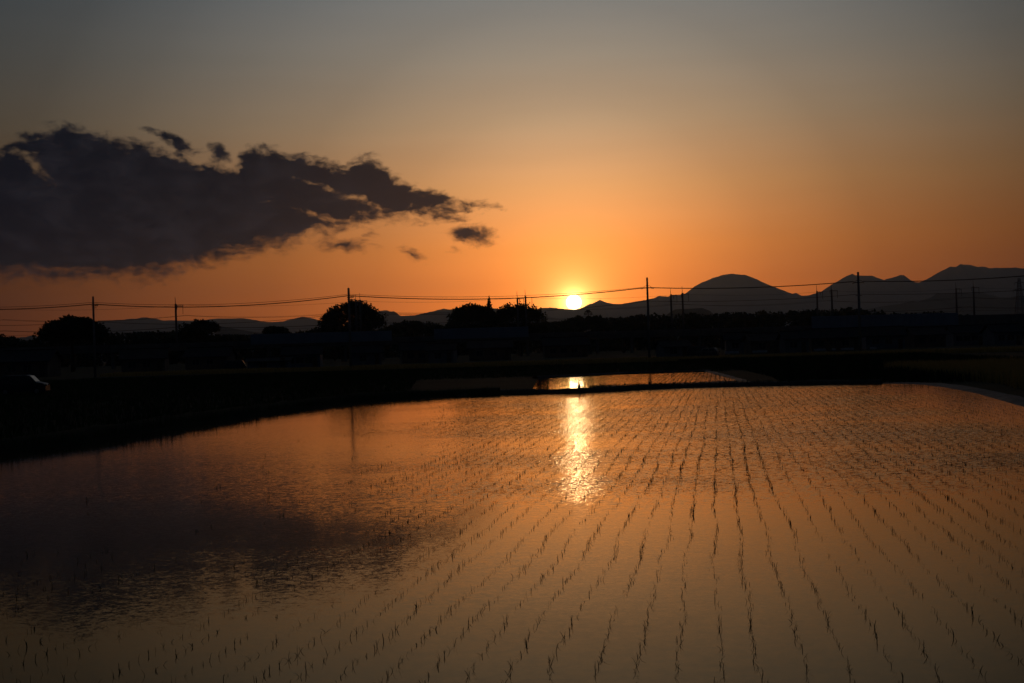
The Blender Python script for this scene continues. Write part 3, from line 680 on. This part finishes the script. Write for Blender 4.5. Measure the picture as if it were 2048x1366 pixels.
# lattice pylon at the right edge
pt = at(2038, 556, 900); t = thing('lattice_pylon', (pt.x, 900, -0.06), 'steel lattice pylon at the right edge in front of the mountains', 'pylon'); Hp = pt.z
def pw(z): return 3.2 * (1 - z / Hp) + 0.5
for a, b in ((-1, -1), (1, -1), (1, 1), (-1, 1)):
    MB().tube([(a * pw(0), b * pw(0), 0), (a * pw(Hp), b * pw(Hp), Hp)], 0.16, 6).build('leg', 'steel', t)
mb = MB(); z = 0.0; s = 1
while z < Hp - 1.5:
    z2 = z + max(1.6, pw(z) * 1.3)
    for a, b, c, d in ((-1, -1, 1, -1), (1, -1, 1, 1), (1, 1, -1, 1), (-1, 1, -1, -1)):
        mb.tube([(a * pw(z), b * pw(z), z), (c * pw(z2), d * pw(z2), z2)], 0.08, 4); mb.tube([(c * pw(z), d * pw(z), z), (a * pw(z2), b * pw(z2), z2)], 0.08, 4)
    z = z2
mb.build('bracing', 'steel', t)
for k, ww in ((0.92, 3.0), (0.80, 3.8), (0.68, 3.4)):
    z = Hp * k; MB().tube([(-ww, 0, z), (0, 0, z + 0.9), (ww, 0, z)], 0.13, 5).tube([(-ww, 0, z), (ww, 0, z)], 0.13, 5).build('crossarm', 'steel', t)
    for sg in (-1, 1): MB().tube([(sg * ww, 0, z), (sg * ww, 0, z - 1.6)], 0.14, 6).build('insulator', 'insul', t)

# ---------------------------------------------------------------- houses, sheds and cars under the viaduct
def house(px, Y, w_, d_, eave, ridge_, wm, rm, label, name='house', rz=0.0, win=2):
    X = at(px, 690, Y).x; t = thing(name, (X, Y, -0.06), label, 'house' if name == 'house' else 'shed', rz=rz)
    MB().add([(-w_ / 2, -d_ / 2, 0), (w_ / 2, -d_ / 2, 0), (w_ / 2, d_ / 2, 0), (-w_ / 2, d_ / 2, 0), (-w_ / 2, -d_ / 2, eave), (w_ / 2, -d_ / 2, eave), (w_ / 2, d_ / 2, eave), (-w_ / 2, d_ / 2, eave), (-w_ / 2, 0, ridge_ - 0.12), (w_ / 2, 0, ridge_ - 0.12)],
             [(0, 1, 5, 4), (2, 3, 7, 6), (1, 2, 6, 9, 5), (3, 0, 4, 8, 7), (3, 2, 1, 0), (4, 5, 9, 8), (6, 7, 8, 9)]).build('wall', wm, t)
    o = 0.55; sl_ = (ridge_ - eave) / (d_ / 2); ez = eave - o * sl_
    rf = MB()
    for s in (-1, 1):
        y = s * (d_ / 2 + o); rf.add([(-w_ / 2 - o, y, ez), (w_ / 2 + o, y, ez), (w_ / 2 + o, 0, ridge_), (-w_ / 2 - o, 0, ridge_), (-w_ / 2 - o, y, ez + 0.14), (w_ / 2 + o, y, ez + 0.14), (w_ / 2 + o, 0, ridge_ + 0.14), (-w_ / 2 - o, 0, ridge_ + 0.14)],
                    [(0, 1, 2, 3), (4, 5, 6, 7), (0, 1, 5, 4), (1, 2, 6, 5), (3, 0, 4, 7)])
    r_ = rf.build('roof', rm, t); MB().box((0, 0, ridge_ + 0.2), (w_ + 2 * o, 0.3, 0.16)).build('ridge_cap', rm, r_)
    for k in range(win):
        x = -w_ / 2 + (k + 0.75) * w_ / (win + 1.0); f = MB(); zc = min(1.75, eave * 0.55)
        f.box((x, -d_ / 2 - 0.03, zc + 0.58), (1.5, 0.08, 0.07)); f.box((x, -d_ / 2 - 0.03, zc - 0.58), (1.5, 0.08, 0.07))
        for s in (-0.72, 0, 0.72): f.box((x + s, -d_ / 2 - 0.03, zc), (0.07, 0.08, 1.09))
        wn = f.build('window', 'steel', t); MB().box((x, -d_ / 2 - 0.012, zc), (1.4, 0.02, 1.1)).build('pane', 'glass', wn)
    dr = MB().box((w_ / 2 - 0.9, -d_ / 2 - 0.025, 1.0), (0.85, 0.05, 2.0)).build('door', 'wood', t)
    MB().box((w_ / 2 - 0.6, -d_ / 2 - 0.075, 1.0), (0.05, 0.05, 0.14)).build('handle', 'steel', dr)
    return t
house(606, 262, 6.6, 6, 2.6, 3.9, 'wallb', 'tile', 'low blue grey house left of the big round tree', 'house', 0.05, 3)
house(538, 250, 7.0, 4, 1.5, 2.0, 'wallb', 'tin', 'lowest flat pale shed by the barley, left of the blue grey house', 'shed', 0.03, 1)
house(835, 300, 7, 6, 2.8, 4.2, 'wallt', 'tile', 'brown walled house between the big round tree and the clump', 'house', 0.15)
house(885, 285, 5, 5, 2.6, 3.7, 'wallw', 'tin', 'small pale shed under the left end of the second noise barrier', 'shed', -0.1, 1)
house(420, 300, 9, 6, 2.8, 4.4, 'wallt', 'tile', 'dark brown house below the low rounded tree at left', 'house', -0.08)
house(290, 270, 8, 6, 2.7, 4.3, 'wallt', 'tin', 'rusty roofed house between the domed tree and the paired masts', 'house', 0.1)
house(60, 240, 8, 7, 2.8, 4.4, 'wallt', 'tile', 'tiled house at the far left behind the car', 'house', 0.0)
house(730, 290, 6, 5, 2.5, 3.8, 'wallw', 'tile', 'pale house directly below the big round tree', 'house', 0.2, 1)
house(980, 310, 9, 6, 2.8, 4.2, 'wallt', 'tin', 'brown house below the clump beside the sun', 'house', 0.0)
house(1130, 330, 10, 6, 2.9, 4.5, 'wallt', 'tile', 'long dark house directly under the sun', 'house', 0.06, 3)
house(1345, 262, 5, 4, 2.0, 2.9, 'wallw', 'tin', 'small shed just right of the pole beside the sun', 'shed', 0.25, 1)
house(1475, 300, 5, 5, 3.0, 4.2, 'wallw', 'tile', 'narrow pale house right of the cars', 'house', -0.1, 1)
house(1525, 280, 6, 5, 2.6, 3.8, 'wallt', 'tin', 'brown shed between the two pale houses right of the cars', 'shed', 0.1, 1)
house(1588, 270, 4.5, 5, 2.8, 3.9, 'wallw', 'tile', 'small pale house left of the right hand noise barrier', 'house', 0.0, 1)
house(1665, 290, 10, 6, 2.8, 4.4, 'wallt', 'tile', 'wide brown house under the left end of the right noise barrier', 'house', 0.02, 3)
house(1765, 300, 8, 6, 2.9, 4.5, 'wallb', 'tile', 'blue grey house right of the rightmost utility pole', 'house', -0.05)
house(1850, 310, 7, 6, 2.8, 4.2, 'wallt', 'tin', 'brown house under the right end of the right noise barrier', 'house', 0.1)
house(1930, 320, 7, 6, 3.0, 4.4, 'wallw', 'tile', 'pale walled house below the last pair of masts', 'house', 0.0, 3)
house(2005, 300, 6, 6, 2.9, 4.3, 'wallw', 'tile', 'pale walled house below the lattice pylon at the right edge', 'house', 0.08)

# white sheeting laid on a fence by the right-hand fields
for a, b, lb in ((1628, 1652, 'first low white fence panel from the left, under the right noise barrier'), (1664, 1672, 'shortest low white fence panel, second from the left'), (1682, 1708, 'longest low white fence panel just left of the rightmost utility pole'), (1740, 1754, 'low white fence panel just right of the rightmost utility pole'), (1505, 1535, 'low white fence panel below the brown shed right of the cars'), (1450, 1478, 'low white fence panel nearest the cars')):
    A = at(a, 712, 222); B = at(b, 712, 222); cx = (A.x + B.x) / 2; L_ = B.x - A.x
    t = thing('low_fence', (cx, 222, -0.06), lb, 'fence', 'low white fence panels beyond the barley')
    MB().box((0, 0, 0.78), (L_, 0.05, 0.35)).build('panel', 'plast', t)
    for k in range(3): MB().box((-L_ / 2 + 0.1 + k * (L_ - 0.2) / 2, 0.08, 0.5), (0.08, 0.08, 1.0)).build('post', 'wood', t)

def car(loc, rz, paint, label, kind='hatch'):
    t = thing('parked_car', loc, label, 'car', rz=rz); L_, W_ = 3.6, 1.5
    if kind == 'hatch': prof = [(-1.78, .30), (-1.8, .75), (-1.72, .95), (-1.5, 1.42), (-1.25, 1.52), (.35, 1.52), (.62, 1.45), (1.08, .98), (1.62, .86), (1.78, .72), (1.8, .30)]
    else: prof = [(-1.78, .30), (-1.8, .9), (-1.75, 1.75), (-1.6, 1.86), (1.0, 1.86), (1.2, 1.78), (1.62, 1.05), (1.76, .85), (1.8, .30)]
    n = len(prof); mb = MB(); rows = [(-W_ / 2, 0.0), (-W_ / 2 + 0.07, 1), (W_ / 2 - 0.07, 1), (W_ / 2, 0.0)]
    for y, full in rows:
        for x, z in prof: mb.v.append((x * (1 if full else 0.985), y * (1 - 0.16 * max(0, z - 0.95)), z if full else z - 0.04))
    for j in range(3):
        for k in range(n): a = j * n + k; b = j * n + (k + 1) % n; mb.f.append((a, b, b + n, a + n))
    mb.f.append(tuple(range(n))); mb.f.append(tuple(reversed(range(3 * n, 4 * n)))); mb.build('body', paint, t, False)
    ws = prof[6:8] if kind == 'hatch' else prof[5:7]
    (x0, z0), (x1, z1) = ws; yw = W_ / 2 - 0.16
    MB().add([(x0 + .03, -yw + .05, z0 + .01), (x0 + .03, yw - .05, z0 + .01), (x1 - .03, yw, z1 + .05), (x1 - .03, -yw, z1 + .05)], [(0, 3, 2, 1)]).build('windscreen', 'glass', t)
    for s in (-1, 1):
        zt = 1.40 if kind == 'hatch' else 1.68
        y0 = s * (W_ / 2) * (1 - 0.16 * 0.05) + s * 0.006; y1 = s * (W_ / 2) * (1 - 0.16 * (zt - 0.95)) + s * 0.006
        for xa, xb in ((-1.35, -0.45), (-0.38, 0.52)): MB().add([(xa, y0, 1.0), (xb + .25 * (xb > 0), y0, 1.0), (xb, y1, zt), (xa + .05, y1, zt)], [(0, 1, 2, 3)]).build('side_window', 'glass', t)
        for x in (-1.15, 1.15):
            wh = MB().tube([(x, s * (W_ / 2 - 0.18), 0.29), (x, s * (W_ / 2 + 0.02), 0.29)], 0.29, 18).build('wheel', 'tyre', t); MB().tube([(x, s * (W_ / 2 + 0.02), 0.29), (x, s * (W_ / 2 + 0.035), 0.29)], 0.17, 14).build('rim', 'steel', wh)
        MB().box((1.76, s * 0.52, 0.72), (0.1, 0.3, 0.14)).build('headlight', 'glass', t); MB().box((-1.79, s * 0.6, 0.85), (0.06, 0.16, 0.26)).build('tail_light', 'tin', t)
        MB().box((0.75, s * (W_ / 2 + 0.09), 1.02), (0.12, 0.18, 0.13)).build('wing_mirror', paint, t)
    return t
c0 = at(52, 752, 107); car((c0.x - 0.2, 107, -0.06), R(4), 'paintd', 'dark hatchback in front of the tiled house at the far left')
c1 = at(1415, 696, 238); car((c1.x, 238, -0.06), R(180 - 25), 'paintl', 'grey hatchback with its shining windscreen right of the pole beside the sun')
c2 = at(1352, 700, 244); car((c2.x + 3.6, 244, -0.06), R(170), 'paintd', 'dark boxy van between the small shed and the grey hatchback', 'van')
c3 = at(470, 712, 232); car((c3.x, 232, -0.06), R(8), 'paintd', 'dark boxy van left of the lowest pale shed', 'van')

# ---------------------------------------------------------------- stake on the bank, before the reflected sun
sp = gpt(1159.5, 784); t = thing('marker_stake', (sp.x, sp.y + 0.45, 0.08), 'short dark stake with a narrow capped top standing on the bank before the reflected sun', 'stake')
MB().tube([(0, 0, -0.05), (0, 0, 0.2), (0.0, 0, 0.29), (0, 0, 0.36)], [0.08, 0.075, 0.05, 0.03], 10).build('post', 'wood', t, True)
MB().tube([(0, 0, 0.36), (-.01, 0, 0.385), (-.01, 0, 0.42), (-.01, 0, 0.44)], [0.03, 0.055, 0.055, 0.03], 10).build('cap', 'plast', t, True)
sp = gpt(1301, 776.5); t = thing('marker_stake', (sp.x, sp.y + 0.5, 0.08), 'stubby dark stake on the bank below the pole beside the sun', 'stake')
MB().tube([(0, 0, -0.05), (0, 0, 0.24)], [0.07, 0.06], 10).build('post', 'wood', t, True)
MB().tube([(0, 0, 0.24), (0, 0, 0.27)], [0.075, 0.06], 10).build('cap', 'plast', t, True)

# ---------------------------------------------------------------- haze
hz = MB().box((0, 8000, 370), (16500 * 2, 16800, 760 + 0)).build('haze', None)
hz.location.z = 0
tag(hz, 'thin evening haze over the plain', kind='stuff')
hm = bpy.data.materials.new('haze_air'); hm.use_nodes = True; nt = hm.node_tree; nt.nodes.clear()
o_ = nt.nodes.new('ShaderNodeOutputMaterial'); pv = nt.nodes.new('ShaderNodeVolumePrincipled')
pv.inputs['Color'].default_value = (0.60, 0.75, 0.94, 1); pv.inputs['Density'].default_value = 3.4e-5; pv.inputs['Anisotropy'].default_value = 0.74
nt.links.new(pv.outputs[0], o_.inputs['Volume']); hz.data.materials.append(hm)
for v in hz.data.vertices:
    if v.co.z < 0: v.co.z = -4.0
    if v.co.y < 0: v.co.y = -150.0
    if v.co.y > 8000: v.co.y = 16600.0
